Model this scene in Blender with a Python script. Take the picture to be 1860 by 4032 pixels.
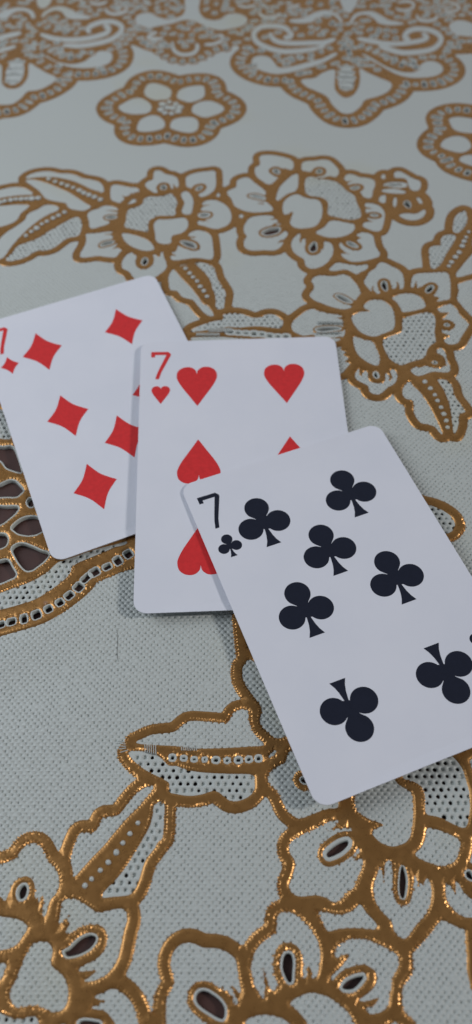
import bpy, bmesh, math, random
import numpy as np
from mathutils import Vector, Matrix
from mathutils.geometry import delaunay_2d_cdt

random.seed(7); rng = np.random.default_rng(7)
MM = 0.001
scene = bpy.context.scene
for o in list(bpy.data.objects): bpy.data.objects.remove(o)

# ------------------------------------------------------------------ camera
F_PX, PITCH, ROLL, CAM_H = 3391.089, 1.00687770, -0.0483855691, 188.439
W_PX, H_PX = 1860.0, 4032.0
fw = np.array([0, math.cos(PITCH), -math.sin(PITCH)])
up0 = np.array([0, math.sin(PITCH), math.cos(PITCH)]); r0 = np.array([1.0, 0, 0])
cr, sr = math.cos(ROLL), math.sin(ROLL)
RIGHT = cr*r0 + sr*up0
UP = -sr*r0 + cr*up0
cam_d = bpy.data.cameras.new('camera'); cam = bpy.data.objects.new('camera', cam_d)
scene.collection.objects.link(cam); scene.camera = cam
M = Matrix([[RIGHT[0], UP[0], -fw[0], 0], [RIGHT[1], UP[1], -fw[1], 0],
            [RIGHT[2], UP[2], -fw[2], CAM_H*MM], [0, 0, 0, 1]])
cam.matrix_world = M
cam_d.sensor_fit = 'VERTICAL'; cam_d.sensor_height = 36.0; cam_d.sensor_width = 36.0
cam_d.lens = 36.0*F_PX/H_PX
cam_d.clip_start = 0.01; cam_d.clip_end = 50
cam_d.dof.use_dof = True; cam_d.dof.focus_distance = 0.203; cam_d.dof.aperture_fstop = 11.5

# ------------------------------------------------------------------ world and lamps
world = bpy.data.worlds.new('World'); scene.world = world; world.use_nodes = True
bg = world.node_tree.nodes['Background']
bg.inputs['Color'].default_value = (0.72, 0.78, 0.95, 1); bg.inputs['Strength'].default_value = 0.115

def area(name, loc, target, size, size_y, power, col):
    l = bpy.data.lights.new(name, 'AREA'); l.shape = 'RECTANGLE'; l.size = size; l.size_y = size_y
    l.energy = power; l.color = col
    o = bpy.data.objects.new(name, l); scene.collection.objects.link(o)
    o.location = loc
    o.rotation_euler = (Vector(target)-Vector(loc)).to_track_quat('-Z', 'Y').to_euler()
    return o
area('tube_lamp', (1.05, -0.06, 0.86), (0, 0.12, 0), 0.10, 0.18, 6.0, (1.0, 0.97, 0.97))
area('far_fill', (0.10, 1.55, 0.85), (0, 0.25, 0), 1.7, 0.9, 1.3, (0.82, 0.90, 1.0))  # added unseen fill light, gives the far gold and cloth their sheen
area('room_lamp', (-0.40, 0.21, 0.33), (-0.03, 0.15, 0), 0.34, 0.34, 1.42, (0.86, 0.92, 1.0))

scene.view_settings.view_transform = 'Standard'
scene.view_settings.look = 'None'
scene.view_settings.exposure = 0.09
scene.view_settings.gamma = 1.0
scene.render.engine = 'CYCLES'

# ------------------------------------------------------------------ materials
def mat(name):
    m = bpy.data.materials.new(name); m.use_nodes = True
    nt = m.node_tree; b = nt.nodes['Principled BSDF']
    return m, nt, b
def node(nt, t, **kw):
    n = nt.nodes.new(t)
    for k, v in kw.items(): setattr(n, k, v)
    return n
def noise(nt, scale, detail=2.0, rough=0.5):
    g = node(nt, 'ShaderNodeNewGeometry'); n = node(nt, 'ShaderNodeTexNoise')
    n.inputs['Scale'].default_value = scale; n.inputs['Detail'].default_value = detail
    n.inputs['Roughness'].default_value = rough
    nt.links.new(g.outputs['Position'], n.inputs['Vector'])
    return n
def ramp(nt, src, stops):
    r = node(nt, 'ShaderNodeValToRGB'); e = r.color_ramp.elements
    while len(e) < len(stops): e.new(0.5)
    for el, (p, c) in zip(e, stops): el.position = p; el.color = c
    nt.links.new(src, r.inputs['Fac']); return r
def bump(nt, b, src, strength, dist):
    bp = node(nt, 'ShaderNodeBump'); bp.inputs['Strength'].default_value = strength
    bp.inputs['Distance'].default_value = dist
    nt.links.new(src, bp.inputs['Height']); nt.links.new(bp.outputs['Normal'], b.inputs['Normal'])

def make_vinyl():
    m, nt, b = mat('white_vinyl')
    n = noise(nt, 22.0, 3.0)
    r = ramp(nt, n.outputs['Fac'], [(0.30, (0.52, 0.55, 0.52, 1)), (0.57, (0.52, 0.55, 0.515, 1)), (0.76, (0.52, 0.53, 0.44, 1))])
    nt.links.new(r.outputs['Color'], b.inputs['Base Color'])
    b.inputs['Roughness'].default_value = 0.46
    b.inputs['Specular IOR Level'].default_value = 0.45
    n2 = noise(nt, 2600.0, 2.0); bump(nt, b, n2.outputs['Fac'], 0.35, 0.00012)
    return m
def make_gold():
    m, nt, b = mat('gold_foil')
    n = noise(nt, 90.0, 3.0)
    r = ramp(nt, n.outputs['Fac'], [(0.25, (0.385, 0.190, 0.056, 1)), (0.60, (0.445, 0.226, 0.070, 1)), (0.735, (0.47, 0.235, 0.075, 1)), (0.78, (0.62, 0.38, 0.26, 1))])
    nt.links.new(r.outputs['Color'], b.inputs['Base Color'])
    b.inputs['Metallic'].default_value = 0.66
    n3 = noise(nt, 700.0, 2.0)
    rr = ramp(nt, n3.outputs['Fac'], [(0.3, (0.25,)*3+(1,)), (0.7, (0.36,)*3+(1,))])
    nt.links.new(rr.outputs['Color'], b.inputs['Roughness'])
    n2 = noise(nt, 1900.0, 3.0); bump(nt, b, n2.outputs['Fac'], 0.3, 0.0001)
    return m
def make_stock():
    m, nt, b = mat('card_stock')
    n = noise(nt, 3000.0, 2.0)
    n4 = noise(nt, 45.0, 4.0, 0.6)
    cr_ = ramp(nt, n4.outputs['Fac'], [(0.35, (0.75, 0.765, 0.82, 1)), (0.65, (0.78, 0.79, 0.84, 1))])
    nt.links.new(cr_.outputs['Color'], b.inputs['Base Color'])
    rr_ = ramp(nt, n4.outputs['Fac'], [(0.35, (0.34,)*3+(1,)), (0.65, (0.46,)*3+(1,))])
    nt.links.new(rr_.outputs['Color'], b.inputs['Roughness']); b.inputs['Specular IOR Level'].default_value = 0.35
    bump(nt, b, n.outputs['Fac'], 0.12, 0.00005)
    return m
def make_ink(name, c):
    m, nt, b = mat(name)
    n = noise(nt, 900.0, 2.0)
    r = ramp(nt, n.outputs['Fac'], [(0.3, tuple(x*0.94 for x in c)+(1,)), (0.7, tuple(min(1, x*1.06) for x in c)+(1,))])
    nt.links.new(r.outputs['Color'], b.inputs['Base Color'])
    b.inputs['Roughness'].default_value = 0.40; b.inputs['Specular IOR Level'].default_value = 0.35
    return m
def make_wood():
    m, nt, b = mat('brown_table')
    n = noise(nt, 60.0, 4.0)
    r = ramp(nt, n.outputs['Fac'], [(0.3, (0.045, 0.018, 0.014, 1)), (0.7, (0.085, 0.035, 0.026, 1))])
    nt.links.new(r.outputs['Color'], b.inputs['Base Color'])
    b.inputs['Roughness'].default_value = 0.5
    return m
VINYL, GOLD, STOCK, WOOD = make_vinyl(), make_gold(), make_stock(), make_wood()
RED = make_ink('red_ink', (0.70, 0.036, 0.037)); BLACK = make_ink('black_ink', (0.013, 0.016, 0.030))
THREAD = make_ink('dark_thread', (0.22, 0.22, 0.20))

# ------------------------------------------------------------------ helpers
def unproject(P, z=0.0):
    P = np.asarray(P, float)
    u = (P[:, 0]-W_PX/2)/F_PX; v = -(P[:, 1]-H_PX/2)/F_PX
    d = fw[None] + u[:, None]*RIGHT[None] + v[:, None]*UP[None]
    t = (z-CAM_H)/d[:, 2]
    return d[:, :2]*t[:, None]
TILES = {'A1': (0, 0, 1.916), 'A2': (620, 0, 1.916), 'A3': (1240, 0, 1.916), 'B1': (0, 600, 1.916), 'B2': (620, 600, 1.916),
         'B3': (1240, 600, 1.916), 'C': (1240, 1100, 1.916), 'D': (620, 1100, 1.916), 'E': (400, 2500, 1.697), 'F1': (0, 3000, 1.916),
         'F2': (620, 3000, 1.916), 'F3': (1240, 2900, 1.916), 'G1': (0, 3432, 1.916), 'G2': (620, 3432, 1.916), 'G3': (1240, 3432, 1.916),
         'L': (0, 1600, 1.916), 'K': (1100, 2750, 2.376), 'Q': (1500, 1750, 3.3), 'P': (0, 0, 1.0)}
def px(s):
    out = []; t = None
    for tok in s.split():
        if tok in TILES: t = TILES[tok]; continue
        x, y = tok.split(',')
        out.append((t[0]+float(x)/t[2], t[1]+float(y)/t[2]))
    return np.array(out)
def smooth(P, closed=True, n=5):
    P = np.asarray(P); N = len(P); out = []
    rngi = range(N) if closed else range(N-1)
    for i in rngi:
        if closed: p0, p1, p2, p3 = P[i-1], P[i], P[(i+1) % N], P[(i+2) % N]
        else: p0, p1, p2, p3 = P[max(i-1, 0)], P[i], P[i+1], P[min(i+2, N-1)]
        for k in range(n):
            t = k/n
            out.append(0.5*((2*p1)+(-p0+p2)*t+(2*p0-5*p1+4*p2-p3)*t*t+(-p0+3*p1-3*p2+p3)*t**3))
    if not closed: out.append(P[-1])
    return np.array(out)
def resample(P, step, closed=True):
    Q = np.vstack([P, P[:1]]) if closed else P
    d = np.linalg.norm(np.diff(Q, axis=0), axis=1); s = np.concatenate([[0], np.cumsum(d)])
    n = max(4 if closed else 2, int(round(s[-1]/step)))
    if closed and n % 2: n += 1
    t = np.linspace(0, s[-1], n, endpoint=not closed)
    return np.stack([np.interp(t, s, Q[:, 0]), np.interp(t, s, Q[:, 1])], 1)
def wave(x, y):
    return (0.26*np.sin(x*0.052+0.7)*np.cos(y*0.043+0.4) + 0.10*np.sin(x*0.13+y*0.09)
            + 0.75*np.exp(-((x+60)**2+(y-88)**2)/(2*16.0**2))*np.sin((x*0.45-y*0.9)*0.24+0.5)
            + 0.35*np.exp(-((x-72)**2+(y-150)**2)/(2*14.0**2))*np.sin((x*0.8+y*0.5)*0.22))
def link(o, parent=None):
    scene.collection.objects.link(o)
    if parent is not None: o.parent = parent
    return o
def mesh_obj(name, V, F, material, parent=None, shade=True):
    me = bpy.data.meshes.new(name)
    V = np.asarray(V, float)*MM; F = np.asarray(F, int)
    me.vertices.add(len(V)); me.vertices.foreach_set('co', V.ravel())
    k = F.shape[1]
    me.loops.add(F.size); me.loops.foreach_set('vertex_index', F.ravel().astype(np.int32))
    me.polygons.add(len(F)); me.polygons.foreach_set('loop_start', np.arange(0, F.size, k, dtype=np.int32))
    me.update(calc_edges=True); me.validate()
    me.polygons.foreach_set('use_smooth', np.full(len(me.polygons), bool(shade)))
    me.materials.append(material)
    return link(bpy.data.objects.new(name, me), parent)

# ------------------------------------------------------------------ lace pattern: cells traced on the cloth (photo tiles -> cloth plane, mm)
MOTIFS = {}      # motif key -> part name
CELLS = []       # dict(motif, name, kind, w, poly)
HOLES = []       # dict(motif, rim, ring, poly, name)
STROKES = []     # extra runs of gold (motif, path, half width)
BEADS = []       # (motif, positions, size)
def motif(key, name): MOTIFS[key] = name
def cell(mk, s, kind='n', w=2.3, name='petal', opn=0.55):
    CELLS.append(dict(m=mk, name=name, kind=kind, w=w, opn=opn, poly=smooth(unproject(px(s)))))
def ribbon(mk, s, width, w=2.3, name='scroll'):
    t = TILES[s.split()[0]][2]
    P = smooth(px(s), closed=False, n=5); d = np.gradient(P, axis=0); d /= np.linalg.norm(d, axis=1)[:, None]
    n = np.stack([-d[:, 1], d[:, 0]], 1); L = len(P)
    k = np.clip(np.minimum(np.arange(L), L-1-np.arange(L))/4.0, 0, 1)
    h = width/t/2*np.sqrt(1-(1-k)**2*0.96)
    poly = np.vstack([P+n*h[:, None], (P-n*h[:, None])[::-1]])
    CELLS.append(dict(m=mk, name=name, kind='s', w=w, poly=unproject(poly)))
def hole(mk, s, rim=0.5, ring=1.2, name='eyelet_rim'):
    P = smooth(unproject(px(s)))
    if P[:, 1].mean() > 165 and ring < 3: P = P.mean(0)+(P-P.mean(0))*0.86; rim *= 0.65
    HOLES.append(dict(m=mk, name=name, rim=rim, ring=ring, poly=P))
def beads(mk, s, size=0.6, hw=1.9):
    BEADS.append((mk, unproject(px(s)), size)); STROKES.append((mk, smooth(unproject(px(s)), False, 3), hw))
def ladder_pts(mk, P, size, rim, ring=0.9, name='ladder_rim'):
    d = np.gradient(P, axis=0); d /= np.linalg.norm(d, axis=1)[:, None]+1e-9
    for p, t in zip(P, d):
        n = np.array([-t[1], t[0]]); a, b = size
        j = 1+0.18*rng.standard_normal(2)
        q = [p+t*a*sx*j[0]/2+n*b*sy*j[1]/2 for sx, sy in ((-1, -1), (0, -1.12), (1, -1), (1, 1), (0, 1.12), (-1, 1))]
        HOLES.append(dict(m=mk, name=name, rim=rim, ring=ring, poly=smooth(np.array(q), n=3)))
def ladder(mk, s, size=(1.0, 1.7), rim=0.45, pitch=None, name='ladder_rim', ring=0.9):
    P = unproject(px(s))
    if pitch: P = resample(smooth(P, False), pitch, False)
    ladder_pts(mk, P, size, rim, ring, name)

# --- first rose with its leaf
motif('rose1', 'rose_motif')
cell('rose1', 'B1 838,255 870,240 920,248 985,262 1030,265 1055,285 1045,300 1015,300 1030,318 985,320 950,335 945,350 925,362 905,385 880,372 845,362 832,320')
cell('rose1', 'B1 660,470 690,440 740,425 790,400 850,405 893,425 893,455 885,470 890,495 868,520 830,535 800,550 720,575 690,580 675,560 672,520')
hole('rose1', 'B1 795,490 845,478 888,488 860,500 810,503', 0.4, 0.8)
cell('rose1', 'B1 650,620 700,615 760,608 850,598 850,620 855,650 870,680 893,705 900,730 930,740 905,760 885,790 860,800 800,795 740,788 690,795 640,800 605,795 608,765 630,730 648,690 652,650')
hole('rose1', 'B1 760,702 790,682 865,672 855,690 800,708 765,718', 0.4, 0.8)
cell('rose1', 'B1 920,840 940,795 975,765 1003,757 1012,778 1030,772 1040,800 1140,800 1165,765 B2 15,790 25,755 42,745 52,790 72,845 65,880 25,915 B1 1170,945 1100,975 1020,960 975,905 925,880')
hole('rose1', 'B1 1072,820 1090,797 1112,802 1115,830 1095,856 1072,848', 0.3, 2.0)
cell('rose1', 'B1 1085,355 1120,335 1165,335 B2 10,335 60,325 110,312 135,345 152,385 135,430 135,475 60,478 0,480 B1 1165,495 1130,510 1118,560 1120,600 1060,590 1000,580 940,562 950,520 960,450 985,425 1050,405 1075,390', 'm', name='mesh_panel')
cell('rose1', 'B1 920,615 960,612 1040,630 1095,650 1140,680 1168,725 1140,742 1100,745 1050,735 990,710 945,675 925,640')
cell('rose1', 'B1 1160,540 1188,510 B2 0,505 80,505 160,497 210,495 235,530 225,575 180,610 120,625 105,650 108,680 60,693 10,683 B1 1175,660 1168,600')
cell('rose1', 'B2 180,315 215,292 250,315 272,360 270,410 255,465 210,470 183,450 195,410 205,380 185,345')
cell('rose1', 'B1 1165,145 B2 20,138 65,165 115,175 150,195 162,235 158,268 130,265 115,280 60,285 10,300 B1 1175,310 1140,290 1110,270 1095,240 1125,215 1155,205')
hole('rose1', 'B2 25,265 40,250 62,252 68,275 50,285 30,280', 0.3, 1.5)
cell('rose1', 'B2 218,190 245,170 300,152 380,142 435,140 443,200 440,260 415,300 365,330 325,340 315,325 290,310 265,275 222,262 215,225')
hole('rose1', 'B2 292,285 305,264 338,257 333,275 310,290', 0.4, 1.5)
cell('rose1', 'B2 340,385 380,362 440,360 500,385 540,420 560,470 555,520 520,555 450,578 400,572 350,555 305,545 305,520 330,505 300,490 305,470 320,455 330,430')
hole('rose1', 'B2 315,472 350,464 395,468 380,485 330,488', 0.8, 1.0)
cell('rose1', 'B2 230,622 280,590 335,590 385,608 412,640 420,700 425,780 405,808 350,800 280,795 200,805 130,815 100,800 105,755 140,745 150,715 165,680 190,650 235,645')
hole('rose1', 'B2 170,672 200,668 260,680 290,698 295,725 250,715 200,695', 0.5, 1.2)
cell('rose1', 'B2 125,880 170,930 230,990 290,1060 350,1140 D 380,190 425,255 425,275 390,275 345,245 310,205 270,155 230,145 185,130 160,100 140,85 95,80 85,20 B2 80,960 95,910', name='leaf_panel')
cell('rose1', 'B2 280,830 340,830 410,850 435,880 450,940 480,990 515,1050 515,1090 505,1148 D 505,215 470,222 440,215 440,170 435,110 B2 420,1040 400,970 370,920 320,870', 'm', name='leaf_panel')
beads('rose1', 'B2 215,880 245,915 270,945 300,975 325,1015 350,1048 375,1090', 0.75)
# --- horizontal leaf behind the hearts card
motif('leafb', 'leaf_motif')
cell('leafb', 'D 495,262 540,252 600,250 660,262 720,285 765,285 820,262 880,262 925,285 950,310 945,350 930,368 860,362 780,352 700,352 620,362 520,362 440,372 340,388 265,400 245,395 270,370 330,345 400,320 470,305 497,295', 'm', name='leaf_panel')
cell('leafb', 'D 250,442 330,433 450,430 600,436 760,445 900,450 850,520 600,540 350,500 270,470', name='leaf_panel')
ladder('leafb', 'D 550,396 610,402 670,405 730,408 790,412 850,425 910,430 970,432', (1.5, 0.9), 0.7)
# --- second rose
motif('rose2', 'rose_motif')
cell('rose2', 'B2 770,40 800,25 870,25 950,40 1010,60 1030,95 1020,135 985,132 960,120 945,150 920,185 890,215 860,240 830,240 790,215 750,185 735,150 740,115 775,95')
hole('rose2', 'B2 870,140 895,130 925,150 912,168 885,156', 0.4, 1.4)
cell('rose2', 'B2 525,295 560,275 595,260 600,215 640,192 690,190 730,225 780,260 815,290 820,315 820,350 830,375 860,400 875,430 860,440 760,450 680,445 620,425 580,400 560,355 530,315')
hole('rose2', 'B2 690,325 740,320 815,345 800,353 740,338', 0.7, 0.8)
cell('rose2', 'B2 650,570 665,530 700,490 760,475 830,470 875,478 895,490 915,520 940,545 930,575 955,590 980,590 985,620 960,650 940,700 890,735 800,735 720,740 670,725 650,695 655,660 675,630 655,605')
hole('rose2', 'B2 780,605 820,577 880,563 930,562 925,595 870,620 810,625', 0.5, 1.0)
cell('rose2', 'B2 1010,680 1030,640 1075,602 1085,630 1100,650 1130,628 1135,660 1188,640 B3 40,660 60,700 68,665 100,672 132,690 142,740 125,790 85,835 40,862 0,872 B2 1150,872 1115,845 1105,800 1060,775 1020,735')
hole('rose2', 'B2 1148,705 1165,682 B3 0,667 16,690 13,740 -5,748 B2 1165,753 1150,735', 0.3, 1.5)
cell('rose2', 'B3 185,685 210,675 250,665 310,665 340,640 310,630 345,605 400,610 440,630 450,670 465,720 495,765 480,790 430,805 360,820 280,822 230,800 200,775 205,745 220,740 190,715')
hole('rose2', 'B3 240,675 280,680 330,715 300,715 255,695', 0.4, 1.4)
cell('rose2', 'B3 380,385 430,385 480,400 515,430 530,470 520,540 500,590 460,600 400,580 362,560 365,535 400,520 395,490 385,455 380,420')
hole('rose2', 'B3 415,476 450,471 480,480 450,486', 0.4, 1.2)
cell('rose2', 'B3 220,200 245,165 290,165 340,185 400,190 450,210 455,250 440,290 430,340 400,348 360,330 350,310 300,290 265,270 245,250 245,225')
hole('rose2', 'B3 268,270 310,259 340,262 320,278 285,282', 0.4, 1.5)
cell('rose2', 'B2 1090,90 1120,70 1188,65 B3 0,65 60,55 110,62 150,95 180,130 178,170 150,190 120,180 90,185 60,195 10,190 B2 1188,175 1160,155 1120,145 1090,140')
hole('rose2', 'B3 10,150 30,132 55,137 50,158 22,163', 0.3, 1.5)
cell('rose2', 'B2 900,320 925,260 970,215 1020,175 1060,165 1065,215 1060,265 1040,295 990,310 950,335 910,365 895,355')
cell('rose2', 'B2 1115,215 1140,190 1188,188 B3 0,195 60,205 130,215 190,240 240,290 300,330 320,390 350,450 345,490 300,508 230,505 170,490 110,475 95,440 100,380 60,345 10,335 B2 1160,330 1115,300', 'm', name='mesh_panel')
cell('rose2', 'B2 945,420 955,370 1000,330 1060,315 1100,335 1150,350 1188,352 B3 0,350 40,370 58,420 55,480 30,530 0,555 B2 1150,565 1080,570 1030,560 1000,530 1010,490 1025,440 990,460 955,465')
cell('rose2', 'B3 5,600 70,560 115,515 170,515 240,530 300,545 295,590 240,625 170,640 100,638 40,620')
cell('rose2', 'B2 612,478 638,463 654,482 630,498')
cell('rose2', 'B2 446,318 465,303 476,332 452,338')
# --- bud
motif('bud', 'bud_motif')
cell('bud', 'B3 600,150 640,140 690,165 740,195 795,215 800,260 775,290 725,280 705,240 690,200 640,190 605,190', 's')
cell('bud', 'B3 500,175 525,160 535,195 510,200', 's')
cell('bud', 'B3 515,240 560,225 620,222 690,230 690,260 600,268 530,255', 's')
hole('bud', 'B3 545,246 600,238 640,240 640,250 560,255', 0.25, 0.3)
cell('bud', 'B3 500,285 540,275 620,275 690,295 670,310 580,308 520,300', 's')
cell('bud', 'B3 485,345 505,325 535,325 530,385 485,370', 's')
cell('bud', 'B3 595,350 615,335 620,375 610,415 590,400', 's')
cell('bud', 'B3 635,475 690,460 760,465 800,445 835,430 830,475 790,505 740,515 680,505', 's', w=2.8)
cell('bud', 'B3 765,345 790,340 815,380 800,395 780,370', 's', w=3.2)
hole('bud', 'B3 672,375 690,362 720,376 726,410 714,428 690,413 672,395', 0.2, 2.2)
# --- right hand leaf
motif('leafr', 'leaf_motif')
cell('leafr', 'B3 1050,510 1075,470 1130,440 1150,490 1145,540 1100,600 1060,610 1040,590', 'm', name='leaf_panel', w=2.6)
cell('leafr', 'B3 950,660 985,625 1060,630 1050,680 1000,760 950,850 905,885 875,880 865,820 860,740 890,710 945,705', 'm', name='leaf_panel')
cell('leafr', 'B3 1060,930 1100,870 1160,800 1220,740 1260,800 1260,900 1188,920 1120,940 1075,950', name='leaf_panel', w=2.6)
cell('leafr', 'B3 1188,700 1210,560 1220,480 1260,500 1260,690 1230,720', name='leaf_panel', w=2.6)
beads('leafr', 'B3 1160,610 1140,650 1125,680 1110,715 1085,765 1060,800 1030,840 1010,870', 0.75)
# --- third rose and its leaf
motif('rose3', 'rose_motif')
cell('rose3', 'B3 105,885 140,845 175,825 250,840 330,850 400,845 395,880 345,900 320,920 280,900 230,880 160,890')
cell('rose3', 'B2 1160,965 1185,935 B3 50,922 140,930 210,915 262,930 300,970 330,1010 350,1060 C 345,110 320,140 295,180 270,215 210,225 120,205 40,175 0,160 B2 1188,1118 1150,1085 1150,1065 1182,1020 1175,990')
hole('rose3', 'C 152,117 190,116 250,145 288,176 250,174 190,150', 0.6, 0.7)
cell('rose3', 'D 1010,350 1025,310 1080,265 1130,230 1188,220 C 0,225 60,245 130,260 200,270 215,300 205,330 225,360 230,400 215,440 180,465 100,480 0,470 D 1188,420 1100,425 1050,405 1020,385')
hole('rose3', 'C 0,376 60,364 140,363 215,372 150,384 60,394 10,390', 0.6, 0.7)
cell('rose3', 'C 100,520 170,515 215,505 195,530 242,548 215,568 262,595 225,625 270,632 240,672 200,712 120,690')
cell('rose3', 'B3 478,840 515,830 580,860 640,890 670,940 672,1020 640,1035 628,1010 600,1035 580,1030 550,1060 520,1065 480,1065 465,1068 455,1045 430,1060 410,1030 372,985 385,940 420,895 455,875')
hole('rose3', 'B3 502,985 520,967 542,985 547,1043 530,1048 509,1020', 0.3, 1.3)
cell('rose3', 'B3 730,960 750,925 800,915 880,912 950,908 1000,915 1020,960 1025,1050 1020,1110 980,1120 915,1130 940,1100 900,1090 850,1080 830,1060 800,1015 780,1035 760,1015 725,1025')
hole('rose3', 'B3 835,1055 850,1022 882,1007 898,1020 880,1050 852,1067', 0.35, 1.4)
cell('rose3', 'C 1080,40 1188,5 1260,0 1260,290 1188,285 1140,240 1100,195 1070,150 1085,90')
cell('rose3', 'C 920,225 970,200 1030,190 1070,225 1100,275 1150,320 1165,350 1140,385 1110,430 1085,475 1040,490 990,480 975,445 1020,428 985,410 960,400 955,360 955,330 958,300 1000,265 955,260 940,245')
hole('rose3', 'C 975,345 992,336 1018,349 1000,356', 0.3, 1.6)
cell('rose3', 'C 720,685 760,660 800,665 830,650 860,655 900,665 950,665 985,640 985,600 960,570 920,550 925,520 960,515 990,550 1000,600 1025,650 1020,690 980,700 900,695 850,710 800,730 755,725')
hole('rose3', 'C 885,625 905,616 925,630 905,637', 0.3, 0.8)
cell('rose3', 'C 300,720 310,700 335,670 350,710 375,690 400,700 405,750 440,780 500,785 530,760 530,700 575,735 565,680 610,690 625,740 600,790 550,820 500,865 450,870 410,845 400,805 350,780 310,755')
hole('rose3', 'C 447,716 463,704 478,735 470,747 452,735', 0.35, 0.8)
cell('rose3', 'C 275,280 310,255 360,240 420,238 370,215 375,185 420,155 480,150 540,170 585,215 605,280 605,350 590,380 530,405 460,432 400,425 340,395 295,340')
cell('rose3', 'C 580,140 620,118 690,105 760,115 810,145 838,205 780,230 700,245 660,245 640,205 610,165')
cell('rose3', 'C 662,295 720,275 800,255 860,248 900,270 912,320 905,400 915,470 880,490 850,530 835,580 790,605 720,625 660,650 610,635 565,600 540,560 515,500 515,455 560,430 630,405 660,380', 'm', name='mesh_panel')
cell('rose3', 'C 290,430 330,440 390,460 440,470 465,520 490,580 490,630 470,655 420,640 370,610 320,565 295,500')
cell('rose3', 'C 695,780 720,775 750,810 800,860 840,915 880,980 915,1050 945,1110 970,1175 945,1165 905,1115 850,1095 800,1085 765,1045 745,1000 745,950 735,915 690,905 660,870 665,820', name='leaf_panel')
cell('rose3', 'C 925,755 1000,760 1040,800 1050,850 1070,900 1110,950 1140,1000 1110,1010 1090,1030 1085,1100 1060,1170 1045,1165 1035,1090 1020,980 1000,900 965,820', 'm', name='leaf_panel')
beads('rose3', 'C 830,780 870,830 905,880 925,925 950,975 970,1025 990,1075 1000,1125', 0.65)
# --- leaves on the left
motif('leafl', 'leaf_motif')
cell('leafl', 'B1 190,195 230,165 300,145 380,140 450,155 520,155 580,170 620,190 680,200 740,215 775,245 785,300 740,290 680,270 640,250 560,215 480,195 400,183 300,185 230,195', name='leaf_panel')
cell('leafl', 'B1 190,215 240,205 300,215 380,240 450,270 520,300 590,345 650,385 690,410 640,440 600,440 540,430 510,410 500,385 450,375 390,365 340,345 300,295 240,250', name='leaf_panel')
beads('leafl', 'B1 370,205 420,225 470,240 510,255 555,270 600,290 635,310 675,325 715,340 760,360', 0.9)
motif('leafl2', 'leaf_motif')
cell('leafl2', 'B1 -60,305 60,270 130,262 190,270 240,300 250,320 150,325 60,335 -60,352', name='leaf_panel')
cell('leafl2', 'B1 -60,425 60,400 140,395 225,400 200,430 160,460 130,510 60,545 -60,560', name='leaf_panel')
beads('leafl2', 'B1 0,382 40,372 85,365 125,360 165,358 205,356 245,355 290,352', 1.0)
motif('leafl3', 'leaf_motif')
cell('leafl3', 'B1 200,480 230,455 290,430 340,400 400,398 445,415 440,440 380,465 310,505 230,565 150,640 80,720 30,790 -30,800 -30,690 40,610 120,560 190,510', name='leaf_panel')
cell('leafl3', 'B1 590,490 620,530 615,590 590,635 520,650 470,680 400,730 340,745 280,745 200,790 120,815 60,820 45,800 90,760 130,710 210,680 290,650 370,600 450,555 530,510', 'm', name='leaf_panel')
beads('leafl3', 'B1 200,635 240,605 280,580 320,550 360,530 405,505 445,485 490,460', 0.9)
# --- six petal flowers
motif('six1', 'six_petal_flower')
W6 = 8.2
for s in ('A1 895,800 940,770 1000,740 1060,735 1120,765 1145,800 1130,840 1080,855 1000,858 940,845 905,825',
          'A1 1090,680 1110,640 1150,625 A2 0,630 60,650 105,680 100,730 70,750 20,750 A1 1180,755 1120,735 1090,705',
          'A1 1035,950 1060,900 1120,870 1170,865 A2 20,880 55,915 50,960 0,980 A1 1130,990 1060,990 1035,975',
          'A2 150,715 170,680 240,655 340,648 358,680 355,730 320,755 250,775 190,760 150,740',
          'A2 260,830 275,795 330,770 400,765 470,790 505,820 490,850 430,875 360,890 300,870 265,850',
          'A2 95,950 115,905 180,885 260,885 305,910 310,960 290,990 240,1002 170,990 110,970'):
    cell('six1', s, 's', w=W6)
beads('six1', 'A2 40,790 90,775 140,790 170,815 160,845 110,860 60,855 30,830 80,815 120,820', 1.3)
motif('six2', 'six_petal_flower')
for s in ('A3 1015,890 1080,875 1188,890 1250,905 1250,1000 1188,1000 1100,990 1045,965 1020,920',
          'A3 950,1085 985,1045 1060,1020 1130,1030 1170,1065 1180,1110 1120,1148 1040,1140 960,1110',
          'B3 1090,60 1130,20 1230,20 1250,60 1250,110 1180,100'):
    cell('six2', s, 's', w=W6)
# --- bows along the top
WB = 8.3
motif('bow2', 'bow_motif')
ribbon('bow2', 'A3 315,290 420,312 540,332 660,332 760,318 830,300 845,278 805,255', 36, w=3)
ribbon('bow2', 'A3 480,350 560,375 660,400 780,395 880,375 940,330 950,280 900,240 820,222 740,225 690,255 680,288 720,298', 40, w=3)
cell('bow2', 'A3 340,395 420,430 520,490 620,530 700,545 770,535 800,490 850,462 920,470 965,505 960,545 900,575 800,585 700,580 600,550 500,495 400,440', 's', w=WB, name='scroll')
cell('bow2', 'A3 265,165 300,110 370,90 440,90 500,120 560,155 620,165 680,180 620,195 540,195 480,180 450,150 400,120 340,120 300,150 280,185', 's', w=3, name='scroll')
cell('bow2', 'A3 215,170 190,125 140,90 80,75 20,85 A2 1188,90 1100,130 1010,140 1000,160 1080,172 1188,162 A3 40,140 70,115 120,110 160,130 190,165', 's', w=3, name='scroll')
ribbon('bow2', 'A2 950,280 1000,275 1005,240 950,200 860,190 780,200 730,245 740,300 800,345 900,380 1000,388 1188,370 1290,345', 40, w=3)
ribbon('bow2', 'A2 850,240 868,285 920,315 1020,325 1188,320 1260,318 1350,290', 38, w=3)
cell('bow2', 'A2 710,470 730,430 790,418 850,435 890,480 920,510 1000,505 1100,480 1188,455 A3 60,440 150,395 170,410 90,460 0,500 A2 1100,525 1000,550 900,560 820,545 750,515', 's', w=WB, name='scroll')
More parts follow.
